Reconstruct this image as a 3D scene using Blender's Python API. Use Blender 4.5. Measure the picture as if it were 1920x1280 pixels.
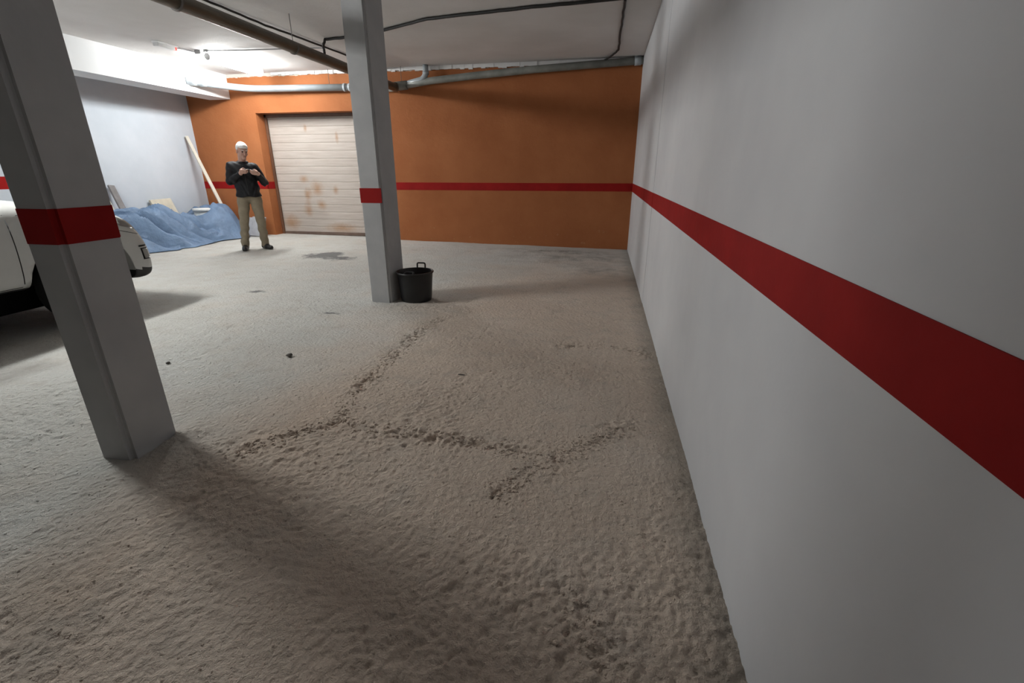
import bpy, bmesh, math, random
import numpy as np
from mathutils import Vector, Matrix
from mathutils.bvhtree import BVHTree

random.seed(4)
RNG = np.random.RandomState(7)
S = bpy.context.scene
COL = S.collection
for o in list(bpy.data.objects):
    bpy.data.objects.remove(o)

# ------------------------------------------------------------------ camera, world, exposure
cam = bpy.data.cameras.new('camera')
cam.sensor_width = 36.0
cam.lens = 871.35 / 1920 * 36.0
cam.clip_start = 0.02
camo = bpy.data.objects.new('camera', cam)
camo.location = (0, 0, 1.305)
camo.rotation_euler = (math.pi / 2 - 0.3507, 0, 0.1882)
COL.objects.link(camo)
S.camera = camo

world = bpy.data.worlds.new('world')
world.use_nodes = True
world.node_tree.nodes['Background'].inputs[0].default_value = (0.5, 0.5, 0.52, 1)
world.node_tree.nodes['Background'].inputs[1].default_value = 0.0
S.world = world
S.view_settings.view_transform = 'Standard'
S.view_settings.look = 'None'
S.view_settings.gamma = 1.0
S.view_settings.use_curve_mapping = False
S.view_settings.exposure = 0.0
S.cycles.max_bounces = 6
S.cycles.use_light_tree = False
S.cycles.diffuse_bounces = 3
S.cycles.glossy_bounces = 2
S.cycles.transmission_bounces = 0
S.cycles.volume_bounces = 0
S.cycles.caustics_reflective = False
S.cycles.caustics_refractive = False
TUBE_L1 = 122.0      # radiance of the lit diffuser by the shutter
TUBE_L2 = 262.0      # radiance of the diffuser above the car
TUBE_COL = (0.98, 1.0, 0.985)

# ------------------------------------------------------------------ room dimensions (metres)
XR = 0.467      # right wall
XL = -8.135     # left wall
YB = 8.77       # back (orange) wall
YF = -9.0       # wall behind the camera
H = 3.017       # ceiling
ST0, ST1 = 0.974, 1.109   # red stripe
DX0, DX1 = -6.675, -4.15  # shutter opening
DZ1 = 2.352
DY = 9.04                 # shutter plane


def clamp01(a):
    return np.clip(a, 0, 1)


def gz(x, y):
    """gentle fall of the screed across the room"""
    t = np.clip(np.asarray(y, float) / YB, 0, 1.05) ** 2
    return t * (-0.035 + 0.10 * np.clip((0.467 - np.asarray(x, float)) / 7.2, 0, 1))


# ------------------------------------------------------------------ material helpers
def new_mat(name):
    m = bpy.data.materials.new(name)
    m.use_nodes = True
    nt = m.node_tree
    return m, nt, nt.nodes['Principled BSDF']


def N(nt, typ, **kw):
    n = nt.nodes.new(typ)
    for k, v in kw.items():
        setattr(n, k, v)
    return n


def setin(n, **kw):
    for k, v in kw.items():
        n.inputs[k.replace('_', ' ')].default_value = v


def noise(nt, vec, scale, detail=4, rough=0.6):
    n = N(nt, 'ShaderNodeTexNoise')
    n.inputs['Scale'].default_value = scale
    n.inputs['Detail'].default_value = detail
    n.inputs['Roughness'].default_value = rough
    nt.links.new(vec, n.inputs['Vector'])
    return n.outputs['Fac']


def ramp(nt, fac, stops):
    r = N(nt, 'ShaderNodeValToRGB')
    els = r.color_ramp.elements
    while len(els) < len(stops):
        els.new(0.5)
    for e, (p, c) in zip(els, stops):
        e.position = p
        e.color = (*c, 1) if len(c) == 3 else c
    nt.links.new(fac, r.inputs[0])
    return r.outputs[0]


def mixc(nt, fac, a, b):
    m = N(nt, 'ShaderNodeMix', data_type='RGBA')
    for sock, val in ((m.inputs[0], fac), (m.inputs[6], a), (m.inputs[7], b)):
        if hasattr(val, 'is_linked') or hasattr(val, 'links'):
            nt.links.new(val, sock)
        elif isinstance(val, (int, float)):
            sock.default_value = val
        else:
            sock.default_value = (*val, 1)
    return m.outputs[2]


def math_n(nt, op, a, b=None, clamp=False):
    m = N(nt, 'ShaderNodeMath', operation=op)
    m.use_clamp = clamp
    for sock, val in ((m.inputs[0], a), (m.inputs[1], b)):
        if val is None:
            continue
        if isinstance(val, (int, float)):
            sock.default_value = val
        else:
            nt.links.new(val, sock)
    return m.outputs[0]


def bump(nt, h, strength, dist, prev=None):
    b = N(nt, 'ShaderNodeBump')
    b.inputs['Strength'].default_value = strength
    b.inputs['Distance'].default_value = dist
    nt.links.new(h, b.inputs['Height'])
    if prev is not None:
        nt.links.new(prev, b.inputs['Normal'])
    return b.outputs[0]


def pos(nt):
    return N(nt, 'ShaderNodeNewGeometry').outputs['Position']


def plaster(name, ca, cb, scale=1.6, rough=0.85, bs=0.25, bd=0.004, bscale=26, spec=0.3):
    m, nt, b = new_mat(name)
    p = pos(nt)
    c = ramp(nt, noise(nt, p, scale, 3), [(0.36, ca), (0.66, cb)])
    nt.links.new(c, b.inputs['Base Color'])
    b.inputs['Roughness'].default_value = rough
    b.inputs['Specular IOR Level'].default_value = spec
    n1 = bump(nt, noise(nt, p, bscale, 2), bs, bd)
    n2 = bump(nt, noise(nt, p, 3.0, 1), 0.3, bd * 4, n1)
    nt.links.new(n2, b.inputs['Normal'])
    return m


def plain(name, col, rough=0.5, metal=0.0, spec=0.5, var=0.0, vscale=8, bs=0.0, bscale=40, bd=0.002):
    m, nt, b = new_mat(name)
    b.inputs['Base Color'].default_value = (*col, 1)
    b.inputs['Roughness'].default_value = rough
    b.inputs['Metallic'].default_value = metal
    b.inputs['Specular IOR Level'].default_value = spec
    tc = N(nt, 'ShaderNodeTexCoord').outputs['Object']
    if var:
        lo = tuple(max(0, c * (1 - var)) for c in col)
        hi = tuple(min(1, c * (1 + var)) for c in col)
        nt.links.new(ramp(nt, noise(nt, tc, vscale, 5), [(0.3, lo), (0.7, hi)]), b.inputs['Base Color'])
    if bs:
        nt.links.new(bump(nt, noise(nt, tc, bscale, 4), bs, bd), b.inputs['Normal'])
    return m


def emit(name, col, strength):
    m, nt, b = new_mat(name)
    nt.nodes.remove(b)
    e = N(nt, 'ShaderNodeEmission')
    e.inputs[0].default_value = (*col, 1)
    e.inputs[1].default_value = strength
    nt.links.new(e.outputs[0], nt.nodes['Material Output'].inputs[0])
    return m


def gauss_mask(nt, p, blobs):
    """sum of soft elliptical blobs at world positions [(centre, radii)]"""
    tot = None
    for c, r in blobs:
        mp = N(nt, 'ShaderNodeMapping', vector_type='POINT')
        mp.inputs['Scale'].default_value = tuple(1 / q for q in r)
        mp.inputs['Location'].default_value = tuple(-a / q for a, q in zip(c, r))
        nt.links.new(p, mp.inputs['Vector'])
        g = N(nt, 'ShaderNodeTexGradient', gradient_type='SPHERICAL')
        nt.links.new(mp.outputs[0], g.inputs[0])
        tot = g.outputs['Fac'] if tot is None else math_n(nt, 'ADD', tot, g.outputs['Fac'])
    return tot


M = {}
M['white_wall'] = plaster('white wall paint', (0.60, 0.605, 0.625), (0.66, 0.665, 0.68), rough=0.55, spec=0.5, bs=0.15)
M['white_left'] = plaster('white left wall paint', (0.52, 0.565, 0.62), (0.57, 0.61, 0.665))
M['ceiling'] = plaster('ceiling paint', (0.68, 0.66, 0.645), (0.76, 0.745, 0.735), scale=0.9, bs=0.4)
M['column'] = plaster('column paint', (0.41, 0.41, 0.415), (0.47, 0.47, 0.47), scale=3)
M['beam'] = plaster('beam paint', (0.70, 0.71, 0.72), (0.75, 0.75, 0.76))
M['red'] = plaster('red stripe paint', (0.25, 0.0045, 0.004), (0.30, 0.007, 0.006), scale=4, rough=0.75, bs=0.2, spec=0.2)
M['dark_front'] = plaster('rear wall paint', (0.22, 0.22, 0.22), (0.26, 0.26, 0.26))  # unseen wall darkened to reduce light bounced back into the room

# orange plaster wall with a ragged unpainted strip under the ceiling and pale scuffs near the floor
m, nt, b = new_mat('orange wall paint')
p = pos(nt)
c = ramp(nt, noise(nt, p, 1.3, 4), [(0.35, (0.32, 0.108, 0.038)), (0.68, (0.38, 0.138, 0.052))])
sep = N(nt, 'ShaderNodeSeparateXYZ'); nt.links.new(p, sep.inputs[0])
rag = math_n(nt, 'ADD', sep.outputs[2], math_n(nt, 'MULTIPLY', math_n(nt, 'SUBTRACT', noise(nt, p, 5, 6, 0.7), 0.5), 0.10))
msk = math_n(nt, 'GREATER_THAN', rag, H - 0.055)
c = mixc(nt, msk, c, (0.50, 0.46, 0.42))
scuff = math_n(nt, 'MULTIPLY', math_n(nt, 'GREATER_THAN', noise(nt, p, 9, 3, 0.7), 0.66),
               math_n(nt, 'SUBTRACT', 0.55, sep.outputs[2], True))
c = mixc(nt, scuff, c, (0.46, 0.24, 0.13))
nt.links.new(c, b.inputs['Base Color'])
b.inputs['Roughness'].default_value = 0.85
b.inputs['Specular IOR Level'].default_value = 0.25
n1 = bump(nt, noise(nt, p, 30, 3), 0.5, 0.005)
nt.links.new(bump(nt, noise(nt, p, 4, 3), 0.4, 0.02, n1), b.inputs['Normal'])
M['orange'] = m

# rough screed floor
m, nt, b = new_mat('rough concrete screed')
p = pos(nt)
big = noise(nt, p, 0.7, 4, 0.6)
c = ramp(nt, big, [(0.30, (0.51, 0.495, 0.46)), (0.50, (0.57, 0.56, 0.525)), (0.72, (0.63, 0.63, 0.605))])
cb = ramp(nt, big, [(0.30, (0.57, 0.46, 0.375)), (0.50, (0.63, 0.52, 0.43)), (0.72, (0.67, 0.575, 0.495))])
brown_blobs = gauss_mask(nt, p, [((0.4, 3.6, 0), (3.0, 4.6, 3.0)), ((0.0, 0.8, 0), (2.4, 3.2, 3.0))])
brown_mix = math_n(nt, 'MULTIPLY', math_n(nt, 'ADD', brown_blobs, math_n(nt, 'MULTIPLY', math_n(nt, 'SUBTRACT', noise(nt, p, 1.7, 2), 0.5), 0.5)), 2.2, True)
c = mixc(nt, brown_mix, c, cb)  # soft brown zones over the near and right part of the floor
mid = noise(nt, p, 5.5, 4, 0.65)
c = mixc(nt, math_n(nt, 'MULTIPLY', math_n(nt, 'SUBTRACT', mid, 0.52, True), 2.2, True), c, (0.42, 0.375, 0.325))
fine = noise(nt, p, 60, 3, 0.7)
c = mixc(nt, math_n(nt, 'MULTIPLY', math_n(nt, 'SUBTRACT', fine, 0.55, True), 2.5, True), c, (0.36, 0.315, 0.27))
oil = gauss_mask(nt, p, [((-4.52, 6.85, 0.02), (0.42, 0.55, 1.0)), ((-4.02, 6.72, 0.02), (0.40, 0.32, 1.0)), ((-4.35, 7.05, 0.02), (0.25, 0.30, 1.0)),
                         ((-3.86, 4.56, 0), (0.20, 0.10, 1)), ((-2.56, 3.96, 0), (0.16, 0.07, 1))])
oilm = math_n(nt, 'MULTIPLY', math_n(nt, 'SUBTRACT', math_n(nt, 'ADD', math_n(nt, 'MULTIPLY', oil, 0.9), math_n(nt, 'MULTIPLY', noise(nt, p, 9, 5, 0.75), 1.5)), 1.08, True), 3.0, True)
c = mixc(nt, math_n(nt, 'MULTIPLY', oilm, 0.8), c, (0.10, 0.10, 0.105))
smears = gauss_mask(nt, p, [((-0.4, 7.6, 0), (1.6, 0.9, 1)), ((0.02, 6.6, 0), (0.6, 0.5, 1)), ((-0.9, 8.2, 0), (1.6, 0.35, 1))])
sm = math_n(nt, 'MULTIPLY', math_n(nt, 'MULTIPLY', smears, math_n(nt, 'SUBTRACT', noise(nt, p, 3.2, 4, 0.7), 0.42, True)), 3.2, True)
c = mixc(nt, sm, c, (0.20, 0.18, 0.155))
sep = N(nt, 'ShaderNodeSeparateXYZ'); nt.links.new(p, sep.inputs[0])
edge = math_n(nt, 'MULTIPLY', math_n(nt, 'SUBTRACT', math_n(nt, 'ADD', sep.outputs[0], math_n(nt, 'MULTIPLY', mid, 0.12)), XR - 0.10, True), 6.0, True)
c = mixc(nt, math_n(nt, 'MULTIPLY', edge, 0.6), c, (0.20, 0.19, 0.165))  # dark strip along the right wall: dirt plus shade put into the colour
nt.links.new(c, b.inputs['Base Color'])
b.inputs['Roughness'].default_value = 0.92
b.inputs['Specular IOR Level'].default_value = 0.2
vor = N(nt, 'ShaderNodeTexVoronoi'); vor.inputs['Scale'].default_value = 38
nt.links.new(p, vor.inputs['Vector'])
n1 = bump(nt, noise(nt, p, 42, 4, 0.75), 0.9, 0.02)
n2 = bump(nt, vor.outputs['Distance'], 0.35, 0.012, n1)
nt.links.new(n2, b.inputs['Normal'])
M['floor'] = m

# shutter slats: cream lacquer with rust blotches
m, nt, b = new_mat('cream shutter lacquer')
p = pos(nt)
st = N(nt, 'ShaderNodeMapping'); st.inputs['Scale'].default_value = (0.6, 1, 9); nt.links.new(p, st.inputs[0])
c = ramp(nt, noise(nt, st.outputs[0], 3.0, 5), [(0.35, (0.45, 0.385, 0.34)), (0.65, (0.53, 0.47, 0.425))])
rust = gauss_mask(nt, p, [((-6.03, DY, 1.16), (0.16, 0.3, 0.13)), ((-5.99, DY, 0.85), (0.12, 0.3, 0.22)), ((-6.02, DY, 0.55), (0.16, 0.3, 0.22)),
                          ((-5.76, DY, 0.98), (0.22, 0.3, 0.24)), ((-5.70, DY, 0.66), (0.18, 0.3, 0.16)), ((-5.84, DY, 2.1), (0.06, 0.3, 0.12)),
                          ((-5.19, DY, 1.93), (0.06, 0.3, 0.18)), ((-6.45, DY, 0.30), (0.32, 0.3, 0.26)), ((-5.3, DY, 0.2), (0.6, 0.3, 0.16)), ((-5.35, DY, 0.95), (0.10, 0.3, 0.14))])
rm = math_n(nt, 'MULTIPLY', math_n(nt, 'SUBTRACT', math_n(nt, 'ADD', math_n(nt, 'MULTIPLY', rust, 0.75), math_n(nt, 'MULTIPLY', noise(nt, p, 11, 5, 0.7), 0.5)), 0.42, True), 2.0, True)
c = mixc(nt, math_n(nt, 'MULTIPLY', rm, 0.75), c, (0.36, 0.20, 0.10))
nt.links.new(c, b.inputs['Base Color'])
b.inputs['Roughness'].default_value = 0.6
M['slat'] = m

M['rail'] = plain('brown grey rail metal', (0.13, 0.085, 0.065), 0.6, var=0.25)
M['guide'] = plain('brown guide metal', (0.12, 0.055, 0.03), 0.6, var=0.2)
M['pvc'] = plain('grey pvc', (0.33, 0.36, 0.38), 0.35, var=0.12, vscale=3)
M['pvc_shaded'] = plain('shaded grey pvc', (0.21, 0.215, 0.195), 0.5, var=0.25, vscale=5)  # grey pvc with the shade of the right run put into its colour
M['brown_pipe'] = plain('brown pipe', (0.10, 0.082, 0.058), 0.45, var=0.25, vscale=4)
M['cable'] = plain('black cable sheath', (0.018, 0.017, 0.017), 0.55)
M['conduit'] = plain('grey conduit', (0.35, 0.35, 0.35), 0.5)
M['wire'] = plain('steel hanger wire', (0.16, 0.15, 0.14), 0.5, metal=0.6)
M['fixture'] = plain('white fixture metal', (0.75, 0.75, 0.75), 0.4)
M['endcap'] = plain('white lamp holder', (0.85, 0.85, 0.85), 0.4)
M['black_rubber'] = plain('black rubber', (0.008, 0.008, 0.009), 0.42, var=0.3, vscale=12, bs=0.15)
M['carwhite'] = plain('white car paint', (0.55, 0.55, 0.53), 0.25, var=0.03)
M['carblack'] = plain('black car plastic', (0.02, 0.02, 0.02), 0.6)
M['under'] = plain('shade black underbody', (0.006, 0.006, 0.006), 0.9, spec=0.1)  # near-black so the shade below the car stays black
M['seam'] = plain('panel gap', (0.03, 0.03, 0.03), 0.8)
M['glass'] = plain('dark car glass', (0.02, 0.025, 0.03), 0.08)
M['lens'] = plain('clear headlamp lens', (0.45, 0.43, 0.41), 0.12)
M['chrome'] = plain('headlamp reflector', (0.6, 0.6, 0.6), 0.2, metal=0.9)
M['tyre'] = plain('tyre rubber', (0.015, 0.015, 0.015), 0.85, bs=0.3)
M['rim'] = plain('steel rim', (0.3, 0.3, 0.3), 0.35, metal=0.7)
M['rear_red'] = plain('red lamp lens', (0.4, 0.01, 0.01), 0.2)
M['tarp'] = plain('blue tarpaulin', (0.12, 0.188, 0.298), 0.6, var=0.2, vscale=5, bs=0.6, bscale=13, bd=0.03)
M['wood_white'] = plain('whitewashed timber', (0.66, 0.62, 0.54), 0.7, var=0.08)
M['wood_grey'] = plain('weathered grey timber', (0.20, 0.19, 0.19), 0.8, var=0.2)
M['wood_beige'] = plain('pale beige timber', (0.58, 0.53, 0.43), 0.75, var=0.12)
M['wood_edge'] = plain('dark board edge', (0.22, 0.20, 0.18), 0.8)
M['tile'] = plain('grey slab', (0.36, 0.36, 0.38), 0.7, var=0.2, vscale=10)
M['tile_dark'] = plain('darker grey slab', (0.20, 0.19, 0.19), 0.7, var=0.2, vscale=10)
M['pail'] = plain('white pail plastic', (0.72, 0.73, 0.72), 0.4)
M['pail_body'] = plain('grey white pail body', (0.45, 0.48, 0.50), 0.5)
M['sack'] = plain('grey sack', (0.32, 0.33, 0.35), 0.85, var=0.15)
M['stone'] = plain('dark stone', (0.09, 0.08, 0.07), 0.9, var=0.3, vscale=30)
M['skin'] = plain('skin', (0.52, 0.31, 0.24), 0.5, var=0.06)
M['hair'] = plain('white hair', (0.86, 0.86, 0.84), 0.6, var=0.06, vscale=40, bs=0.6, bscale=90)
M['jacket'] = plain('black jacket cloth', (0.006, 0.006, 0.008), 0.6, spec=0.3, bs=0.25, bscale=30)
M['khaki'] = plain('khaki cloth', (0.235, 0.195, 0.135), 0.85, var=0.1, vscale=14, bs=0.3, bscale=25)
M['shoe'] = plain('black shoe leather', (0.012, 0.011, 0.011), 0.45)
M['phone'] = plain('black phone body', (0.012, 0.012, 0.014), 0.25)
M['phone_screen'] = plain('phone screen glass', (0.03, 0.035, 0.045), 0.08)
M['eye'] = plain('eye', (0.05, 0.04, 0.035), 0.2)
M['lip'] = plain('lip', (0.36, 0.16, 0.13), 0.5)
M['emerg_lens'] = plain('frosted emergency lens', (0.62, 0.62, 0.62), 0.35)


# ------------------------------------------------------------------ mesh helpers
def link(name, me, mat=None, parent=None, smooth=False, loc=None):
    o = bpy.data.objects.new(name, me)
    COL.objects.link(o)
    if mat is not None and not me.materials:
        me.materials.append(M[mat] if isinstance(mat, str) else mat)
    if smooth:
        me.polygons.foreach_set('use_smooth', [True] * len(me.polygons))
    if loc is not None:
        o.location = loc
    if parent is not None:
        o.parent = parent
    return o


def from_bm(name, bm, mat, parent=None, smooth=False, loc=None):
    bmesh.ops.recalc_face_normals(bm, faces=bm.faces)
    me = bpy.data.meshes.new(name)
    bm.to_mesh(me)
    bm.free()
    return link(name, me, mat, parent, smooth, loc)


def from_py(name, v, f, mat, parent=None, smooth=False, loc=None):
    me = bpy.data.meshes.new(name)
    me.from_pydata([tuple(map(float, a)) for a in v], [], f)
    me.update()
    return link(name, me, mat, parent, smooth, loc)


def add_box(bm, x0, x1, y0, y1, z0, z1):
    vs = [bm.verts.new((x, y, z)) for x in (x0, x1) for y in (y0, y1) for z in (z0, z1)]
    for q in ((0, 1, 3, 2), (4, 6, 7, 5), (0, 4, 5, 1), (2, 3, 7, 6), (0, 2, 6, 4), (1, 5, 7, 3)):
        bm.faces.new([vs[i] for i in q])
    return vs


def box(name, x0, x1, y0, y1, z0, z1, mat, parent=None, bev=0.0, loc=None):
    bm = bmesh.new()
    add_box(bm, x0, x1, y0, y1, z0, z1)
    if bev:
        bmesh.ops.bevel(bm, geom=bm.edges[:], offset=bev, segments=2, affect='EDGES', profile=0.6)
    return from_bm(name, bm, mat, parent, loc=loc)


def add_tube(bm, pts, r, seg=12, caps=True):
    pts = [Vector(p) for p in pts]
    n = len(pts)
    rr = r if isinstance(r, (list, tuple)) else [r] * n
    t0 = (pts[1] - pts[0]).normalized()
    ref = Vector((0, 0, 1)) if abs(t0.z) < 0.9 else Vector((1, 0, 0))
    u = t0.cross(ref).normalized()
    rings = []
    prev = t0
    for i, p in enumerate(pts):
        a = (pts[i] - pts[i - 1]).normalized() if i else t0
        b_ = (pts[i + 1] - pts[i]).normalized() if i < n - 1 else a
        t = (a + b_).normalized()
        q = prev.rotation_difference(t)
        u = (q @ u).normalized()
        u = (u - t * u.dot(t)).normalized()
        prev = t
        w = t.cross(u)
        k = 1.0 / max(0.5, math.cos(a.angle(b_) / 2)) if 0 < i < n - 1 else 1.0
        rings.append([bm.verts.new(p + (u * math.cos(2 * math.pi * j / seg) + w * math.sin(2 * math.pi * j / seg)) * rr[i]) for j in range(seg)])
    for i in range(n - 1):
        for j in range(seg):
            bm.faces.new((rings[i][j], rings[i][(j + 1) % seg], rings[i + 1][(j + 1) % seg], rings[i + 1][j]))
    if caps:
        bm.faces.new(rings[0][::-1])
        bm.faces.new(rings[-1])


def bend(pts, r=0.1, k=5):
    """round the inner corners of a polyline"""
    pts = [Vector(p) for p in pts]
    out = [pts[0]]
    for i in range(1, len(pts) - 1):
        a, b_, c_ = pts[i - 1], pts[i], pts[i + 1]
        la, lc = (a - b_).length, (c_ - b_).length
        d = min(r, la * 0.45, lc * 0.45)
        p0, p1 = b_ + (a - b_).normalized() * d, b_ + (c_ - b_).normalized() * d
        for s in range(k + 1):
            t = s / k
            out.append(p0 * (1 - t) ** 2 + b_ * 2 * t * (1 - t) + p1 * t * t)
    out.append(pts[-1])
    return out


def tube(name, pts, r, mat, parent=None, seg=12, smooth=True):
    bm = bmesh.new()
    add_tube(bm, pts, r, seg)
    return from_bm(name, bm, mat, parent, smooth)


def add_lathe(bm, prof, seg=32, c=(0, 0, 0)):
    rings = []
    for r, z in prof:
        rings.append([bm.verts.new((c[0] + r * math.cos(2 * math.pi * j / seg), c[1] + r * math.sin(2 * math.pi * j / seg), c[2] + z)) for j in range(seg)])
    for i in range(len(prof) - 1):
        for j in range(seg):
            bm.faces.new((rings[i][j], rings[i][(j + 1) % seg], rings[i + 1][(j + 1) % seg], rings[i + 1][j]))
    return rings


def tag(o, label=None, cat=None, group=None, kind=None):
    if label: o['label'] = label
    if cat: o['category'] = cat
    if group: o['group'] = group
    if kind: o['kind'] = kind
    return o


def empty(name, loc, rz=0):
    o = bpy.data.objects.new(name, None)
    o.empty_display_size = 0.1
    COL.objects.link(o)
    o.location = loc
    o.rotation_euler = (0, 0, rz)
    return o


# value noise on numpy grids
def vnoise(x, y, scale, seed):
    rs = np.random.RandomState(seed)
    T = rs.rand(256, 256)
    X, Y = x * scale + 57.3, y * scale + 91.7
    xi, yi = np.floor(X).astype(int), np.floor(Y).astype(int)
    fx, fy = X - xi, Y - yi
    fx, fy = fx * fx * (3 - 2 * fx), fy * fy * (3 - 2 * fy)
    a = T[xi % 256, yi % 256]; b_ = T[(xi + 1) % 256, yi % 256]
    c_ = T[xi % 256, (yi + 1) % 256]; d = T[(xi + 1) % 256, (yi + 1) % 256]
    return (a * (1 - fx) + b_ * fx) * (1 - fy) + (c_ * (1 - fx) + d * fx) * fy - 0.5


def seg_dist(x, y, pts):
    best = np.full(x.shape, 9.0)
    for (ax, ay), (bx, by) in zip(pts[:-1], pts[1:]):
        dx, dy = bx - ax, by - ay
        t = np.clip(((x - ax) * dx + (y - ay) * dy) / (dx * dx + dy * dy + 1e-9), 0, 1)
        best = np.minimum(best, np.hypot(x - ax - t * dx, y - ay - t * dy))
    return best


# ------------------------------------------------------------------ floor
xs = np.concatenate([np.arange(XL - 0.05, -4.0, 0.05), np.arange(-4.0, -2.6, 0.02), np.arange(-2.6, XR + 0.06, 0.0068)])
ys = np.concatenate([np.arange(YF - 0.05, 0.5, 0.08), np.arange(0.5, 3.0, 0.0065), np.arange(3.0, 4.6, 0.016), np.arange(4.6, 9.2, 0.03)])
X, Y = np.meshgrid(xs, ys)
Z = gz(X, Y)
near = clamp01((6.5 - Y) / 3.0)
Z = Z + 0.010 * vnoise(X, Y, 1.6, 1) + 0.005 * vnoise(X, Y, 4.5, 2)
rough = clamp01(vnoise(X, Y, 1.4, 3) * 2.2 + 0.55)
Z += (0.35 + rough) * (0.005 * vnoise(X, Y, 13, 4) + 0.005 * vnoise(X, Y, 27, 5)) * (0.4 + 0.6 * near)
pit = vnoise(X, Y, 32, 6)
Z += (0.3 + rough) * (0.006 * vnoise(X, Y, 45, 16) + 0.007 * vnoise(X, Y, 85, 17)) * clamp01((4 - Y) / 1.5)
Z -= 0.008 * clamp01((pit - 0.25) * 6) * near * rough
wx, wy = X + 0.05 * vnoise(X, Y, 5, 8) + 0.06 * vnoise(X, Y, 15, 9) + 0.03 * vnoise(X, Y, 40, 19), Y + 0.05 * vnoise(X, Y, 5, 10) + 0.06 * vnoise(X, Y, 15, 11) + 0.03 * vnoise(X, Y, 40, 20)
cr1 = [(-1.45, 4.0), (-1.517, 3.617), (-1.483, 2.994), (-1.474, 2.524), (-1.425, 2.234), (-1.372, 2.082), (-1.171, 2.004), (-0.963, 2.016), (-0.723, 2.008), (-0.546, 1.99), (-0.371, 1.949), (-0.23, 1.897)]
cr2 = [(0.214, 2.325), (0.044, 2.128), (-0.109, 1.976), (-0.245, 1.816), (-0.347, 1.696), (-0.392, 1.578)]
cr3 = [(-1.372, 2.082), (-1.521, 1.909), (-1.619, 1.785), (-1.696, 1.673)]
cr4 = [(0.40, 3.45), (0.1, 3.55), (-0.3, 3.5)]
cr5 = [(-0.03, 1.2), (0.02, 1.05), (0.10, 0.93)]
for cr, dep, wid in ((cr1, 0.016, 0.010), (cr2, 0.018, 0.012), (cr3, 0.014, 0.010), (cr4, 0.010, 0.010), (cr5, 0.008, 0.010)):
    dd = seg_dist(wx, wy, cr)
    br = clamp01(vnoise(X, Y, 5, 12) * 2.5 + 0.75) * clamp01(vnoise(X, Y, 22, 26) * 4 + 0.7)
    Z -= dep * br * np.exp(-(dd / wid) ** 2)
    rub = 1.0 * np.exp(-(dd / 0.10) ** 2) * clamp01(vnoise(X, Y, 4, 27) * 3 + 0.6)
    Z += rub * (0.010 * vnoise(X, Y, 17, 13) + 0.018 * vnoise(X, Y, 34, 14) + 0.014 * vnoise(X, Y, 66, 18))
# smooth humps of mortar spilled at the foot of the near column
Z += 0.02 * np.exp(-(np.hypot((X + 2.08), (Y - 1.80)) / 0.07) ** 2) * (1 + vnoise(X, Y, 25, 15))
nx, ny = len(xs), len(ys)
idx = np.arange(nx * ny).reshape(ny, nx)
quads = np.stack([idx[:-1, :-1], idx[:-1, 1:], idx[1:, 1:], idx[1:, :-1]], -1).reshape(-1, 4)
me = bpy.data.meshes.new('floor')
V = np.stack([X, Y, Z], -1).reshape(-1, 3).astype(np.float32)
me.vertices.add(len(V)); me.vertices.foreach_set('co', V.ravel())
me.loops.add(quads.size); me.loops.foreach_set('vertex_index', quads.ravel().astype(np.int32))
me.polygons.add(len(quads)); me.polygons.foreach_set('loop_start', np.arange(0, quads.size, 4, dtype=np.int32))
me.polygons.foreach_set('loop_total', np.full(len(quads), 4, dtype=np.int32))
me.update(calc_edges=True)
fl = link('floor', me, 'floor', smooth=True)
tag(fl, 'rough grey beige screed floor with cracks and stains', 'floor', kind='structure')

# loose crumbs of screed lying along the cracks and in the rough patches: too many and too small to count
bm0 = bmesh.new(); bmesh.ops.create_icosphere(bm0, subdivisions=1, radius=1.0)
iv = np.array([v_.co[:] for v_ in bm0.verts]); if_ = np.array([[v_.index for v_ in f_.verts] for f_ in bm0.faces]); bm0.free()
cv, cf = [], []
def crumb(x, y, r):
    k_ = iv * (1 + RNG.uniform(-0.25, 0.25, (len(iv), 1))) * np.array([r, r * RNG.uniform(0.6, 1.0), r * RNG.uniform(0.4, 0.7)])
    a_ = RNG.uniform(0, 6.28); c_, s_ = math.cos(a_), math.sin(a_)
    k_ = np.stack([k_[:, 0] * c_ - k_[:, 1] * s_, k_[:, 0] * s_ + k_[:, 1] * c_, k_[:, 2]], -1)
    ix, iy = min(np.searchsorted(xs, x), len(xs) - 1), min(np.searchsorted(ys, y), len(ys) - 1)
    cf.append(if_ + len(cv) * len(iv)); cv.append(k_ + np.array([x, y, Z[iy, ix] + r * 0.15]))
for cr, n_ in ((cr1, 700), (cr2, 420), (cr3, 260), (cr4, 90), (cr5, 90)):
    P_ = np.array(cr); L_s = np.hypot(*np.diff(P_, axis=0).T); cum = np.concatenate([[0], np.cumsum(L_s)])
    for _ in range(n_):
        t_ = RNG.uniform(0, cum[-1]); i_ = min(np.searchsorted(cum, t_, side='right') - 1, len(L_s) - 1)
        q_ = P_[i_] + (P_[i_ + 1] - P_[i_]) * (t_ - cum[i_]) / L_s[i_] + RNG.normal(0, 0.035, 2)
        if q_[0] < XR - 0.02: crumb(q_[0], q_[1], RNG.uniform(0.003, 0.009) * (1.25 if RNG.rand() < 0.12 else 1))
for _ in range(2600):
    x_, y_ = RNG.uniform(-2.9, XR - 0.03), RNG.uniform(0.55, 4.2)
    crumb(x_, y_, RNG.uniform(0.002, 0.0055))
cr_o = from_py('floor_crumbs', np.concatenate(cv), np.concatenate(cf).tolist(), 'floor', fl)
cr_o['kind'] = 'stuff'

# ------------------------------------------------------------------ walls, ceiling
def struct(o, label, cat):
    return tag(o, label, cat, kind='structure')


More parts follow.
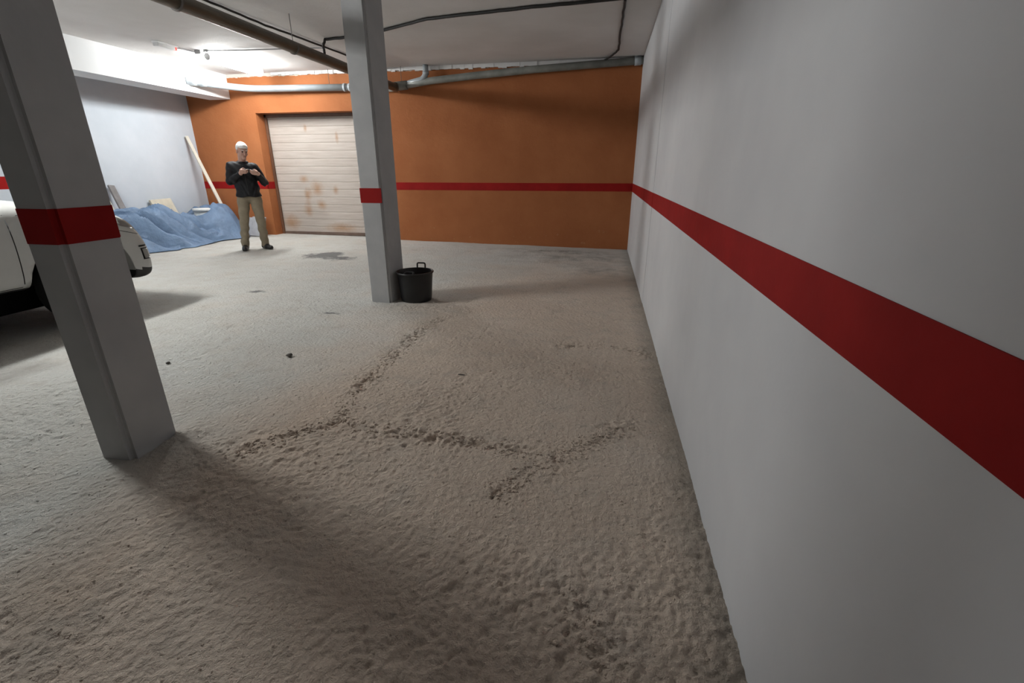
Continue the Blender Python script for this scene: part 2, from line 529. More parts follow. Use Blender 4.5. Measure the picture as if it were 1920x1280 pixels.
ce = box('ceiling', XL - 0.2, XR + 0.2, YF - 0.2, YB + 0.5, H, H + 0.2, 'ceiling')
struct(ce, 'off-white plastered garage ceiling carrying pipes and cables', 'ceiling')

wr = box('wall_right', XR, XR + 0.2, YF, YB + 0.3, -0.15, H, 'white_wall')
struct(wr, 'white wall on the right with a red painted stripe', 'wall')
box('painted_stripe', XR - 0.003, XR + 0.01, YF, YB, ST0, ST1, 'red', wr)
bm = bmesh.new()   # slightly proud pillar plastered into the wall
add_box(bm, XR - 0.0025, XR + 0.2, 4.9, 5.34, -0.05, H)
bmesh.ops.bevel(bm, geom=[e for e in bm.edges if abs(e.verts[0].co.z - e.verts[1].co.z) > 1], offset=0.06, segments=8, affect='EDGES')
from_bm('embedded_pillar', bm, 'white_wall', wr)
box('painted_stripe', XR - 0.005, XR - 0.001, 4.94, 5.30, ST0, ST1, 'red', wr)

wl = box('wall_left', XL - 0.2, XL, YF, YB + 0.3, -0.15, H, 'white_left')
struct(wl, 'brightly lit white wall on the left behind the tarpaulin', 'wall')
box('painted_stripe', XL - 0.01, XL + 0.003, YF, 5.62, ST0 + 0.10, ST1 + 0.13, 'red', wl)

bm = bmesh.new()
add_box(bm, XL, DX0, YB, DY + 0.15, -0.15, H)
add_box(bm, DX1, XR, YB, DY + 0.15, -0.15, H)
add_box(bm, DX0, DX1, YB, DY + 0.15, DZ1, H)
wb = from_bm('wall_back', bm, 'orange')
struct(wb, 'orange plastered end wall with a red stripe and shutter opening', 'wall')
bm = bmesh.new()
add_box(bm, XL, DX0 + 0.003, YB - 0.003, YB + 0.005, ST0, ST1)
add_box(bm, DX0 - 0.005, DX0 + 0.003, YB - 0.003, DY - 0.03, ST0, ST1)
from_bm('painted_stripe', bm, 'red', wb)
bm = bmesh.new()
add_box(bm, DX1 - 0.003, XR, YB - 0.003, YB + 0.005, ST0, ST1)
from_bm('painted_stripe', bm, 'red', wb)

wf = box('wall_front', XL, XR, YF - 0.2, YF, -0.15, H, 'dark_front')
struct(wf, 'plain darkened wall closing the garage behind the viewpoint', 'wall')

# beam under the ceiling near the left wall
bm = bmesh.new()
add_box(bm, -7.62, -7.165, YF, YB, 2.60, H)
be = from_bm('trim_1', bm, 'beam')
struct(be, 'white downstand beam under the ceiling beside the left wall', 'beam')
# shallow cornice strip where ceiling meets the end wall
bm = bmesh.new()
n = 90
for i in range(n):
    x0, x1 = -6.2 + (XR + 6.2) * i / n, -6.2 + (XR + 6.2) * (i + 1) / n
    hh = 0.035 + 0.025 * random.random() + 0.03 * (i / n)
    add_box(bm, x0, x1, YB - 0.025 - 0.01 * random.random(), YB + 0.01, H - hh, H + 0.01)
co = from_bm('trim_2', bm, 'ceiling')
struct(co, 'ragged plaster edge between ceiling and orange wall', 'trim')

# ------------------------------------------------------------------ shutter door
dr = empty('door_1', ((DX0 + DX1) / 2, DY, 0.05))
struct(dr, 'cream roller shutter with rust stains in the orange wall', 'shutter')
W2 = (DX1 - DX0) / 2
NS = 16
zb, zt = 0.075, DZ1 - 0.05 + 0.12
sh = (zt - zb) / NS
prof = [(0.0, 0.0), (-0.003, 0.002), (-0.006, 0.015), (-0.006, sh - 0.015), (-0.003, sh - 0.004), (0.0, sh - 0.001)]
v, f = [], []
for xx in (-W2 + 0.02, W2 - 0.02):
    for yy, zz in prof:
        v.append((xx, yy, zz))
    v.append((xx, 0.02, sh - 0.001)); v.append((xx, 0.02, 0.0))
k = 8
for i in range(k):
    f.append((i, (i + 1) % k, k + (i + 1) % k, k + i))
f += [tuple(range(k))[::-1], tuple(range(k, 2 * k))]
slat_me = bpy.data.meshes.new('slat'); slat_me.from_pydata(v, [], f); slat_me.update()
slat_me.materials.append(M['slat'])
for i in range(NS):
    link('slat', slat_me, None, dr, loc=(0, 0.0, zb + i * sh - 0.05))
box('bottom_rail', -W2 + 0.02, W2 - 0.02, -0.03, 0.03, 0.0, 0.065, 'rail', dr, 0.006)
for sx in (-1, 1):
    box('guide_rail', min(sx * W2, sx * (W2 - 0.05)), max(sx * W2, sx * (W2 - 0.05)), -0.05, -0.018, -0.02, DZ1 - 0.05, 'guide', dr, 0.004)
box('head_shade', -W2, W2, -0.05, -0.02, DZ1 - 0.11, DZ1 - 0.05, 'rail', dr, 0.004)  # dark strip added for the shade under the lintel

# ------------------------------------------------------------------ columns
def column(x0, x1, y0, y1, label, stripes):
    root = empty('concrete_column', ((x0 + x1) / 2, (y0 + y1) / 2, 0))
    hx, hy = (x1 - x0) / 2, (y1 - y0) / 2
    bm = bmesh.new()
    add_box(bm, -hx, hx, -hy, hy, -0.05, H)
    es = [e for e in bm.edges if abs(e.verts[0].co.z - e.verts[1].co.z) > 1]
    bmesh.ops.bevel(bm, geom=es, offset=0.022, segments=5, affect='EDGES')
    from_bm('shaft', bm, 'column', root)
    stripes(root, hx, hy)
    return tag(root, label, 'column')


def band_all(root, hx, hy):
    bm = bmesh.new()
    add_box(bm, -hx - .002, hx + .002, -hy - .002, hy + .002, 1.025, 1.165)
    es = [e for e in bm.edges if abs(e.verts[0].co.z - e.verts[1].co.z) > .1]
    bmesh.ops.bevel(bm, geom=es, offset=0.022, segments=5, affect='EDGES')
    from_bm('painted_band', bm, 'red', root)


def band_front(root, hx, hy):
    box('painted_band', -hx + .002, hx - .003, -hy - .002, -hy + .004, 1.014, 1.152, 'red', root)


column(-2.335, -2.14, 1.525, 1.785, 'grey-white square column in the near foreground with dark red band', band_all)
column(-2.357, -2.13, 4.41, 4.79, 'grey-white square column standing beside the black rubber tub', band_front)

# ------------------------------------------------------------------ fluorescent lamps
def lamp(cx, cy, label, L, ln=1.18):
    root = empty('fluorescent_lamp', (cx, cy, H))
    box('housing', -0.05, 0.05, -ln / 2, ln / 2, -0.03, 0.0, 'fixture', root, 0.006)
    for sy in (-1, 1):
        bm = bmesh.new()
        add_tube(bm, [(0, sy * (ln / 2 - 0.03), -0.085), (0, sy * (ln / 2 - 0.005), -0.085)], 0.05, 20)
        from_bm('end_cap', bm, 'endcap', root, True)
    bm = bmesh.new()
    add_tube(bm, [(0, -ln / 2 + 0.03, -0.075), (0, ln / 2 - 0.03, -0.088)], 0.075, 20)
    from_bm('diffuser', bm, emit('lit diffuser', TUBE_COL, L), root, True)
    return tag(root, label, 'lamp')


lamp(-6.02, 7.63, 'lit fluorescent tube lamp on the ceiling in front of the shutter', TUBE_L1)
lamp(-5.40, 2.92, 'lit fluorescent tube lamp on the ceiling above the white car', TUBE_L2, 0.80)

# emergency light
em = empty('emergency_light', (-6.30, 6.62, H))
box('base_plate', -0.055, 0.055, -0.17, 0.17, -0.02, 0.0, 'fixture', em, 0.004)
box('lens_cover', -0.045, 0.045, -0.165, 0.12, -0.065, -0.015, 'emerg_lens', em, 0.012)
box('indicator_light', -0.03, 0.03, 0.115, 0.165, -0.055, -0.018, emit('red indicator', (1.0, 0.12, 0.10), 1.6), em, 0.006)
tag(em, 'small white emergency light with red indicator on the ceiling', 'light')

# ------------------------------------------------------------------ pipes
zc = 2.655
bp = empty('waste_pipe', (-3.72, YF + 0.2, zc))
tube('pipe_run', [(0, 0, 0), (0, YB - 0.14 - YF - 0.2, 0.03)], 0.066, 'brown_pipe', bp, 20)
for yy in (0.9, 7.6):
    bm = bmesh.new()
    add_tube(bm, [(0, yy - YF - 0.2 - 0.05, 0.0 + 0.003 * yy), (0, yy - YF - 0.2 + 0.05, 0.003 * yy)], 0.070, 20)
    from_bm('joint_collar', bm, 'brown_pipe', bp, True)
for yy in (2.2, 4.12, 5.75, 7.3):
    tube('hanger_wire', [(0.0, yy - YF - 0.2, 0.06), (-0.0, yy - YF - 0.2, H - zc)], 0.004, 'wire', bp, 6)
    bm = bmesh.new()
    add_tube(bm, [(0, yy - YF - 0.2 - 0.012, 0.0 + 0.003 * yy), (0, yy - YF - 0.2 + 0.012, 0.003 * yy)], 0.069, 20)
    from_bm('hanger_band', bm, 'wire', bp, True)
tag(bp, 'dark brown waste pipe hung below the ceiling running towards the end wall', 'pipe')

gy = YB - 0.10
gp = empty('drain_pipe', (-3.72, gy, 2.70))
o0 = Vector((-3.72, gy, 2.70))
L_ = lambda p: tuple(Vector(p) - o0)
left_path = bend([(-7.17, 7.80, 2.765), (-6.70, gy, 2.75), (-3.72, gy, 2.705)], 0.35, 8)
tube('left_run', [L_(p) for p in left_path], 0.058, 'pvc', gp, 20)
tube('right_run', [L_((-3.72, gy, 2.70)), L_((-3.1, gy, 2.775)), L_((-2.2, gy, 2.835)), L_((-1.29, gy, 2.887)), L_((XR, gy, 2.955))], 0.056, 'pvc_shaded', gp, 20)
tube('tee_joint', [L_((-3.86, gy, 2.700)), L_((-3.52, gy, 2.722))], 0.073, 'pvc_shaded', gp, 20)
tube('tee_branch', [L_((-3.72, gy - 0.10, 2.69)), L_((-3.72, gy, 2.70))], 0.072, 'brown_pipe', gp, 20)
tube('riser', [L_(p) for p in bend([(-3.52, gy, 2.74), (-3.22, gy - 0.01, 2.80), (-3.16, gy - 0.01, 2.88), (-3.16, gy - 0.01, H)], 0.08, 6)], 0.048, 'pvc', gp, 18)
tube('riser_collar', [L_((-3.16, gy - 0.01, 2.87)), L_((-3.16, gy - 0.01, 2.92))], 0.055, 'pvc', gp, 18)
def along(a, b_, t): return tuple(Vector(a) * (1 - t) + Vector(b_) * t)
A_, B_ = (-7.17, 7.80, 2.765), (-6.70, gy, 2.75)
for t in (0.06, 0.22):
    tube('pipe_collar', [L_(along(A_, B_, t)), L_(along(A_, B_, t + 0.09))], 0.067, 'pvc', gp, 20)
for xx in (-4.72, -4.62):
    zz = 2.75 - 0.045 * (xx + 6.7) / 2.98
    tube('pipe_collar', [L_((xx, gy, zz)), L_((xx + 0.05, gy, zz - 0.001))], 0.066, 'pvc', gp, 20)
tube('pipe_collar', [L_((0.33, gy, 2.949)), L_((0.43, gy, 2.954))], 0.066, 'pvc', gp, 20)
for xx, zz in ((-5.0, 2.72), (-3.62, 2.73)):
    tube('hanger_wire', [L_((xx, gy, zz)), L_((xx, gy, H))], 0.004, 'wire', gp, 6)
tag(gp, 'grey plastic drain pipe running along the top of the orange wall', 'pipe')

# ------------------------------------------------------------------ cables on the ceiling
def cable(pts, r, label, mat='cable', jit=0.0, name='cable', nsub=6):
    P = [Vector(p) for p in pts]
    out = []
    for i in range(len(P) - 1):
        for k_ in range(nsub):
            t = k_ / nsub
            out.append(P[i] * (1 - t) + P[i + 1] * t + Vector((random.uniform(-jit, jit), random.uniform(-jit, jit), 0)))
    out.append(P[-1])
    bm = bmesh.new()
    o_ = P[0].copy()
    add_tube(bm, [q - o_ for q in out], r, 8)
    ob = from_bm(name, bm, mat, None, True, loc=o_)
    return tag(ob, label, 'cable')


zk = H - 0.019
cable([(-4.33, -3.0, zk), (-4.30, 3.0, zk), (-4.26, 5.19, zk), (-4.20, 5.97, zk - 0.02), (-4.15, 6.62, zk - 0.01), (-4.08, 7.64, zk), (-4.02, 8.7, zk)], 0.013,
      'black cable running along the ceiling beside the brown waste pipe', jit=0.008)
cable([(-3.72, 6.42, 2.735), (-3.80, 6.55, 2.86), (-3.90, 6.78, zk), (-3.63, 6.745, zk), (-2.90, 6.505, zk), (-2.20, 6.171, zk), (-1.495, 6.068, zk), (-0.90, 5.98, zk), (-0.32, 5.93, zk), (0.455, 5.85, zk)], 0.017,
      'thick black cable crossing the ceiling from the brown pipe to the right wall', jit=0.006)
cable([(0.079, 5.88, zk - 0.01), (0.079, 6.01, zk), (0.069, 7.0, zk), (0.064, 8.10, zk), (-0.04, 8.45, zk - 0.01), (-0.14, 8.66, zk - 0.02)], 0.015,
      'short black cable on the ceiling near the right wall ending at the grey pipe', jit=0.005)
cable([(-6.28, 6.80, zk + 0.003), (-6.24, 7.0, zk + 0.003), (-6.20, 7.22, zk - 0.01), (-6.10, 7.22, zk + 0.003)], 0.009,
      'thin grey conduit between the emergency light and the lit lamp', 'conduit', name='conduit')
cable([(-6.02, 7.02, zk + 0.003), (-5.4, 7.10, zk + 0.003), (-4.6, 7.16, zk + 0.003), (-4.12, 7.2, zk)], 0.009,
      'thin grey conduit from the lit lamp across to the black cable', 'conduit', name='conduit')
jb = box('junction_box', -0.05, 0.05, -0.05, 0.05, -0.055, 0, 'conduit', None, 0.008, loc=(-6.14, 7.06, H))
tag(jb, 'small grey junction box at the end of the lit lamp', 'junction box')

# ------------------------------------------------------------------ black rubber tub
def zfloor(x, y): return float(gz(x, y))

tb = empty('rubber_tub', (-1.925, 4.60, zfloor(-1.925, 4.6) + 0.002))
bm = bmesh.new()
rings = add_lathe(bm, [(0.150, 0.0), (0.158, 0.004), (0.165, 0.04), (0.171, 0.12), (0.178, 0.20), (0.186, 0.29), (0.196, 0.298), (0.199, 0.307), (0.196, 0.315), (0.186, 0.316), (0.180, 0.305), (0.171, 0.20), (0.157, 0.04), (0.15, 0.015)], 40)
bm.faces.new(rings[0]); bm.faces.new(rings[-1])
from_bm('tub_body', bm, 'black_rubber', tb, True)
for sy, up in ((1, 1), (-1, 0)):
    y0 = sy * 0.189
    if up:
        path = [(-0.045, y0, 0.305), (-0.045, y0 + 0.004, 0.365), (0.045, y0 + 0.004, 0.365), (0.045, y0, 0.305)]
    else:
        path = [(-0.045, y0, 0.305), (-0.045, y0 + 0.062, 0.325), (0.045, y0 + 0.062, 0.325), (0.045, y0, 0.305)]
    tube('handle', bend(path, 0.018, 4), 0.0085, 'black_rubber', tb, 10)
tag(tb, 'black rubber builder tub with two loop handles beside a column', 'tub')

# ------------------------------------------------------------------ white car (nose towards the end wall)
CX, CYF = -5.735, 4.47
car = empty('parked_car', (-5.33, 2.7 * 0.91, 0.117))
car.scale = (1.05, 0.91, 0.91)
def YR(y): return y if y > 2.6 else 2.6 - (2.6 - y) * 1.5
# stations: y, half width, bottom z, shoulder z, top z (body below the windows)
ST = [
    (0.98, 0.40, 0.36, 0.78, 0.84), (1.00, 0.62, 0.30, 0.86, 0.92), (1.05, 0.72, 0.27, 0.92, 0.96), (1.20, 0.775, 0.26, 0.95, 0.97), (1.5, 0.79, 0.28, 0.95, 0.97),
    (2.0, 0.795, 0.295, 0.95, 0.97), (2.6, 0.80, 0.30, 0.95, 0.98), (3.10, 0.795, 0.30, 0.99, 1.12), (3.30, 0.792, 0.29, 0.985, 1.10), (3.6, 0.79, 0.26, 0.965, 1.05), (3.9, 0.79, 0.24, 0.93, 0.99),
    (4.10, 0.79, 0.225, 0.895, 0.955), (4.22, 0.79, 0.18, 0.845, 0.91), (4.30, 0.788, 0.18, 0.76, 0.85), (4.36, 0.78, 0.195, 0.65, 0.77), (4.41, 0.745, 0.235, 0.55, 0.69), (4.46, 0.64, 0.27, 0.49, 0.60), (4.49, 0.42, 0.31, 0.46, 0.54)]
rings = []
bm = bmesh.new()
for (y, hw, z0, zs, z1) in ST:
    hgt = zs - z0
    half = [(0, z0), (hw * 0.6, z0), (hw * 0.93, z0 + 0.005), (hw * 0.985, z0 + 0.10 * hgt), (hw, z0 + 0.32 * hgt), (hw * 1.005, z0 + 0.58 * hgt), (hw * 0.985, z0 + 0.84 * hgt), (hw * 0.945, zs), (hw * 0.82, zs + 0.55 * (z1 - zs)), (hw * 0.45, z1 - 0.004), (0, z1)]
    ring = [(x, z) for x, z in half] + [(-x, z) for x, z in half[-2:0:-1]]
    rings.append([bm.verts.new((x, YR(y) - 2.7, z)) for x, z in ring])
k = len(rings[0])
for a, b_ in zip(rings[:-1], rings[1:]):
    for j in range(k):
        bm.faces.new((a[j], a[(j + 1) % k], b_[(j + 1) % k], b_[j]))
bm.faces.new(rings[0][::-1]); bm.faces.new(rings[-1])
body = from_bm('body', bm, 'carwhite', car, True)
sub = body.modifiers.new('s', 'SUBSURF'); sub.levels = 2; sub.render_levels = 2
AX_F, AX_R, WR = 3.67, 0.98, 0.374
cutters = []
for ay in (AX_F, AX_R):
    for sx in (-1, 1):
        bm = bmesh.new()
        pts = []
        R_ = 0.372
        half_ = [(0.50, -0.1), (0.495, 0.30), (0.455, 0.46), (0.39, 0.58), (0.29, 0.66), (0.15, 0.705)]
        if ay == AX_R: half_ = [(a_ * 0.92, b0) for a_, b0 in half_]
        prof = half_ + [(0, 0.715)] + [(-a_, b0) for a_, b0 in half_[::-1]]
        # arches with a slightly flattened, squared outline
        va = [bm.verts.new((sx * 0.50, ay - 2.7 + y, z)) for y, z in prof]
        vb = [bm.verts.new((sx * 1.0, ay - 2.7 + y, z)) for y, z in prof]
        n_ = len(prof)
        for j in range(n_):
            bm.faces.new((va[j], va[(j + 1) % n_], vb[(j + 1) % n_], vb[j]))
        bm.faces.new(va[::-1]); bm.faces.new(vb)
        c_ = from_bm('cut', bm, 'carblack', car)
        cutters.append(c_)
for c_ in cutters:
    md = body.modifiers.new('b', 'BOOLEAN'); md.operation = 'DIFFERENCE'; md.object = c_; md.solver = 'EXACT'
dg = bpy.context.evaluated_depsgraph_get()
dg.update()
me2 = bpy.data.meshes.new_from_object(body.evaluated_get(dg))
body.modifiers.clear()
body.data = me2
for c_ in cutters:
    bpy.data.objects.remove(c_)
# paint the cut wheel wells and the lower skirt of the nose black
while len(body.data.materials) < 2:
    body.data.materials.append(M['carblack'])
body.data.materials[1] = M['carblack']
for pl in body.data.polygons:
    c_ = pl.center
    r1 = math.hypot(c_.y + 2.7 - AX_F, c_.z - 0.31); r2 = math.hypot(c_.y + 2.7 - AX_R, c_.z - 0.31)
    inner = (abs(c_.x) < 0.765 and min(r1, r2) < 0.47 and abs(c_.x) > 0.49) 
    pl.material_index = 1 if (inner or c_.z < 0.305 and c_.y + 2.7 > 4.0 or (pl.normal.z < -0.7)) else 0
bvh = BVHTree.FromPolygons([v.co.copy() for v in body.data.vertices], [tuple(pl.vertices) for pl in body.data.polygons])


def side_patch(name, outline_fn, mat, sx=1, nu=8, nv=6, off=0.004, parent=car):
    """panel following the body side: outline_fn(u,v)->(y,z) in world y/z"""
    bm = bmesh.new()
    g = [[None] * (nv + 1) for _ in range(nu + 1)]
    for i in range(nu + 1):
        for j in range(nv + 1):
            y, z = outline_fn(i / nu, j / nv)
            hit = bvh.ray_cast(Vector((sx * 1.5, y - 2.7, z)), Vector((-sx, 0, 0)))
            x = hit[0].x if hit[0] is not None else sx * 0.6
            if abs(x) < 0.45: x = sx * 0.55
            g[i][j] = bm.verts.new((x + sx * off, y - 2.7, z))
    for i in range(nu):
        for j in range(nv):
            bm.faces.new((g[i][j], g[i + 1][j], g[i + 1][j + 1], g[i][j + 1]))
    r = bmesh.ops.solidify(bm, geom=bm.faces[:], thickness=0.006)
    return from_bm(name, bm, mat, parent, True)


def rect(y0, y1, z0, z1):
    return lambda u, v: (y0 + (y1 - y0) * u, z0 + (z1 - z0) * v)


for sx in (1, -1):
    # door outline gaps
    side_patch('panel_gap', lambda u, v: (3.135 + 0.03 * u + 0.008 * v, 0.33 + 0.63 * u), 'seam', sx, 14, 1, 0.001)
    side_patch('panel_gap', lambda u, v: (1.85 + 0.007 * v, 0.36 + 0.58 * u), 'seam', sx, 12, 1, 0.001)
    side_patch('panel_gap', lambda u, v: (1.85 + 1.28 * u, 0.345 + 0.006 * v), 'seam', sx, 16, 1, 0.001)
    side_patch('panel_gap', lambda u, v: (3.26 + 0.006 * v + 0.9 * u, 0.945 - 0.09 * u * u + 0.006 * v), 'seam', sx, 14, 1, 0.001)
    # headlamp, bumper line, corner lamp
    hl = side_patch('headlamp', lambda u, v: (4.12 + 0.20 * u - 0.02 * v, 0.775 - 0.06 * u + (0.105 - 0.02 * u) * v), 'lens', sx, 8, 6, 0.004)
    side_patch('bumper_gap', lambda u, v: (4.06 + 0.24 * u, 0.735 - 0.07 * u + 0.006 * v), 'seam', sx, 10, 1, 0.001)
    side_patch('bumper_strip', lambda u, v: (4.25 + 0.10 * u, 0.535 + 0.016 * v), 'carblack', sx, 6, 2, 0.004)
    fr = side_patch('corner_lamp_recess', lambda u, v: (4.265 + 0.09 * u + 0.012 * (1 - v), 0.395 + 0.125 * v), 'seam', sx, 6, 6, 0.002)
    side_patch('corner_lamp', lambda u, v: (4.278 + 0.07 * u + 0.012 * (1 - v), 0.405 + 0.105 * v), 'carwhite', sx, 6, 6, 0.007)
    side_patch('tail_lamp', rect(0.26, 0.44, 0.66, 0.88), 'rear_red', sx, 5, 5, 0.004)
    # mirror
    bm = bmesh.new()
    bmesh.ops.create_icosphere(bm, subdivisions=2, radius=1.0)
    bmesh.ops.scale(bm, vec=(0.085, 0.055, 0.06), verts=bm.verts)
    bmesh.ops.translate(bm, vec=(sx * 0.86, 2.72 - 2.7, 1.03), verts=bm.verts)
    from_bm('wing_mirror', bm, 'carblack', car, True)
    tube('door_handle', [(sx * 0.812, 2.2 - 2.7, 0.83), (sx * 0.825, 2.23 - 2.7, 0.83), (sx * 0.825, 2.33 - 2.7, 0.83), (sx * 0.812, 2.36 - 2.7, 0.83)], 0.011, 'carwhite', car, 8)
# front grille slot and number plate
box('grille', -0.32, 0.32, 4.43 - 2.7, 4.462 - 2.7, 0.40, 0.47, 'carblack', car, 0.008)
box('underbody', -0.46, 0.46, -2.1, 1.38, 0.06, 0.42, 'under', car, 0.02)  # box added to block view and light in the gap below the body
# greenhouse: glass body, roof, pillars
GH = [(1.10, 0.62, 0.96, 0.55, 1.12), (1.22, 0.70, 0.96, 0.56, 1.36), (1.45, 0.73, 0.96, 0.57, 1.46), (2.0, 0.735, 0.96, 0.58, 1.49), (2.45, 0.73, 0.97, 0.57, 1.46), (2.75, 0.72, 0.98, 0.58, 1.32), (3.12, 0.66, 1.03, 0.60, 1.075)]
bm = bmesh.new(); rr_ = []
for y, hb, z0, ht, z1 in GH:
    rr_.append([bm.verts.new((x, YR(y) - 2.7, z)) for x, z in ((-hb, z0 - 0.05), (hb, z0 - 0.05), (hb, z0), (ht, z1), (-ht, z1), (-hb, z0))])
for a, b_ in zip(rr_[:-1], rr_[1:]):
    for j in range(6):
        bm.faces.new((a[j], a[(j + 1) % 6], b_[(j + 1) % 6], b_[j]))
bm.faces.new(rr_[0][::-1]); bm.faces.new(rr_[-1])
from_bm('window_glass', bm, 'glass', car)
bm = bmesh.new(); rr_ = []
for y, hb, z0, ht, z1 in GH[1:6]:
    rr_.append([bm.verts.new((x, YR(y) - 2.7, z)) for x, z in ((-ht - .012, z1 - .03), (-ht * .8, z1 + .022), (0, z1 + .03), (ht * .8, z1 + .022), (ht + .012, z1 - .03), (0, z1 - 0.03))])
for a, b_ in zip(rr_[:-1], rr_[1:]):
    for j in range(6):
        bm.faces.new((a[j], a[(j + 1) % 6], b_[(j + 1) % 6], b_[j]))
bm.faces.new(rr_[0][::-1]); bm.faces.new(rr_[-1])
from_bm('roof', bm, 'carwhite', car, True)
for sx in (-1, 1):
    for path in ([(0.68, 3.16, 1.0), (0.60, 2.72, 1.34), (0.585, 2.45, 1.455)], [(0.75, 2.12, 0.94), (0.585, 2.08, 1.47)], [(0.70, 1.15, 0.93), (0.58, 1.24, 1.36), (0.575, 1.45, 1.45)]):
        tube('roof_pillar', [(sx * x, YR(y) - 2.7, z) for x, y, z in path], 0.03, 'carwhite', car, 8)
# wheels
for ay in (AX_F, AX_R):
    for sx in (-1, 1):
        wz = (WR * 0.91 - 0.117 + float(gz(-5.33 + sx * 0.7, ay * 0.91))) / 0.91
        wt = empty('wheel', (sx * 0.70, ay - 2.7, wz))
        wt.parent = car
        bm = bmesh.new()
        rg = []
        for r_, x_ in ((0.21, -0.085), (0.34, -0.09), (0.364, -0.07), (WR, -0.03), (WR, 0.03), (0.364, 0.07), (0.34, 0.09), (0.21, 0.085)):
            rg.append([bm.verts.new((x_, r_ * math.cos(2 * math.pi * j / 32), r_ * math.sin(2 * math.pi * j / 32))) for j in range(32)])
        for a, b_ in zip(rg, rg[1:] + rg[:1]):
            for j in range(32):
                bm.faces.new((a[j], a[(j + 1) % 32], b_[(j + 1) % 32], b_[j]))
        from_bm('tyre', bm, 'tyre', wt, True)
        bm = bmesh.new()
        bmesh.ops.create_cone(bm, cap_ends=True, segments=24, radius1=0.215, radius2=0.17, depth=0.06, matrix=Matrix.Translation((sx * 0.06, 0, 0)) @ Matrix.Rotation(sx * math.pi / 2, 4, 'Y'))
        from_bm('wheel_rim', bm, 'rim', wt)
tag(car, 'white car half hidden behind the near column, nose towards the tarpaulin', 'car')

# ------------------------------------------------------------------ blue tarpaulin over a heap by the left wall
nu, nv = 150, 70
u = np.linspace(0, 1, nu + 1)[:, None] * np.ones((1, nv + 1))
vv = np.linspace(0, 1, nv + 1)[None, :] * np.ones((nu + 1, 1))
yy = 5.85 + u * 2.75
hem = np.interp(yy, [5.85, 6.3, 6.55, 6.9, 7.25, 7.6, 8.0, 8.3, 8.6], [-7.55, -7.34, -7.20, -7.05, -7.06, -7.12, -7.05, -6.98, -7.12])
top = np.interp(yy, [5.85, 6.2, 6.5, 6.8, 7.15, 7.45, 7.75, 8.0, 8.25, 8.45, 8.6], [0.42, 0.60, 0.63, 0.59, 0.58, 0.47, 0.38, 0.43, 0.57, 0.54, 0.38])
ridge = np.interp(yy, [5.85, 6.8, 7.4, 8.0, 8.6], [0.45, 0.42, 0.35, 0.55, 0.62])
xx = -8.06 + (hem + 8.06) * vv
t = np.clip((vv - ridge) / (1 - ridge), 0, 1)
shape = np.where(vv < ridge, 0.93 + 0.07 * np.cos((1 - vv / ridge) * 1.4), (0.5 + 0.5 * np.cos(np.pi * t)) * 0.72 + (1 - t) * 0.28)
w1 = vnoise(xx, yy, 2.2, 21) * 1.6
fold = np.abs(np.sin(5.2 * (yy * 1.0 - (xx + 8) * 1.5) + 2.2 * w1 + 0.6)) ** 0.5
w2 = vnoise(xx, yy, 5, 31)
fold2 = np.sin(13.0 * (yy * 0.75 - (xx + 8) * 1.0) + 5 * w1)
fold3 = np.sin(9.0 * (yy + (xx + 8) * 0.9) + 4 * vnoise(xx, yy, 3.1, 22))
right = clamp01((yy - 7.7) / 0.3)
amp = np.sin(np.pi * np.clip(vv * 0.95 + 0.05, 0, 1)) ** 0.7
zz = gz(xx, yy) + 0.012 + top * shape + 1.35 * amp * ((1 - right) * (0.13 * (fold - 0.6) + 0.07 * (np.abs(np.sin(8.5 * (yy * 1.0 - (xx + 8) * 1.3) + 3 * w1 + 1.5 * w2)) ** 0.45 - 0.6) + 0.03 * (1 - 2 * np.abs(np.sin(9 * (yy * 0.8 - (xx + 8) * 1.1) + 4 * w1 + 2 * w2)) ** 0.6)) + right * 0.09 * (np.abs(np.sin(4.8 * (yy + (xx + 8) * 1.1) + 3 * w2)) ** 0.7 - 0.5) + 0.04 * np.abs(vnoise(xx, yy, 6, 23)) + 0.03 * np.abs(vnoise(xx, yy, 13, 24)))
xx = xx + 0.08 * amp * (fold - 0.5) * (1 - right)
hemw = clamp01((vv - 0.9) / 0.1)
xx = xx + hemw * 0.06 * np.sin(7 * yy + 6 * vnoise(xx, yy, 2, 25))
zz = np.maximum(zz, gz(xx, yy) + 0.012 + 0.012 * (1 - hemw))
xx = np.maximum(xx, XL + 0.03)
yy2 = yy + 0.06 * (vv - 0.5) * np.sin(3 * yy)
v = np.stack([xx - (-7.6), yy2 - 7.2, zz], -1).reshape(-1, 3)
idx = np.arange((nu + 1) * (nv + 1)).reshape(nu + 1, nv + 1)
# skirts at both ends so that the sheet falls to the ground
vl = v.tolist()
f = np.stack([idx[:-1, :-1], idx[1:, :-1], idx[1:, 1:], idx[:-1, 1:]], -1).reshape(-1, 4).tolist()
for row, dy in ((0, -0.10), (nu, 0.09)):
    base = idx[row]
    prev_ids = list(base)
    for s in (0.35, 0.7, 1.0):
        ids = []
        for j, b0 in enumerate(base):
            px, py, pz = v[b0]
            zf = float(gz(px - 7.6, py + 7.2)) + 0.012
            vl.append((px + 0.02 * math.sin(j * 0.5), min(py + dy * s ** 0.6 + 0.02 * math.sin(j * 0.6) * s, YB - 7.2 - 0.03), pz + (zf - pz) * s))
            ids.append(len(vl) - 1)
        for j in range(nv):
            q = (prev_ids[j], prev_ids[j + 1], ids[j + 1], ids[j])
            f.append(q if row == nu else q[::-1])
        prev_ids = ids
tarp = from_py('tarpaulin', vl, f, 'tarp', None, True, loc=(-7.6, 7.2, 0))
md = tarp.modifiers.new('thick', 'SOLIDIFY'); md.thickness = 0.004
tag(tarp, 'crumpled blue tarpaulin covering a heap along the left wall', 'tarpaulin')


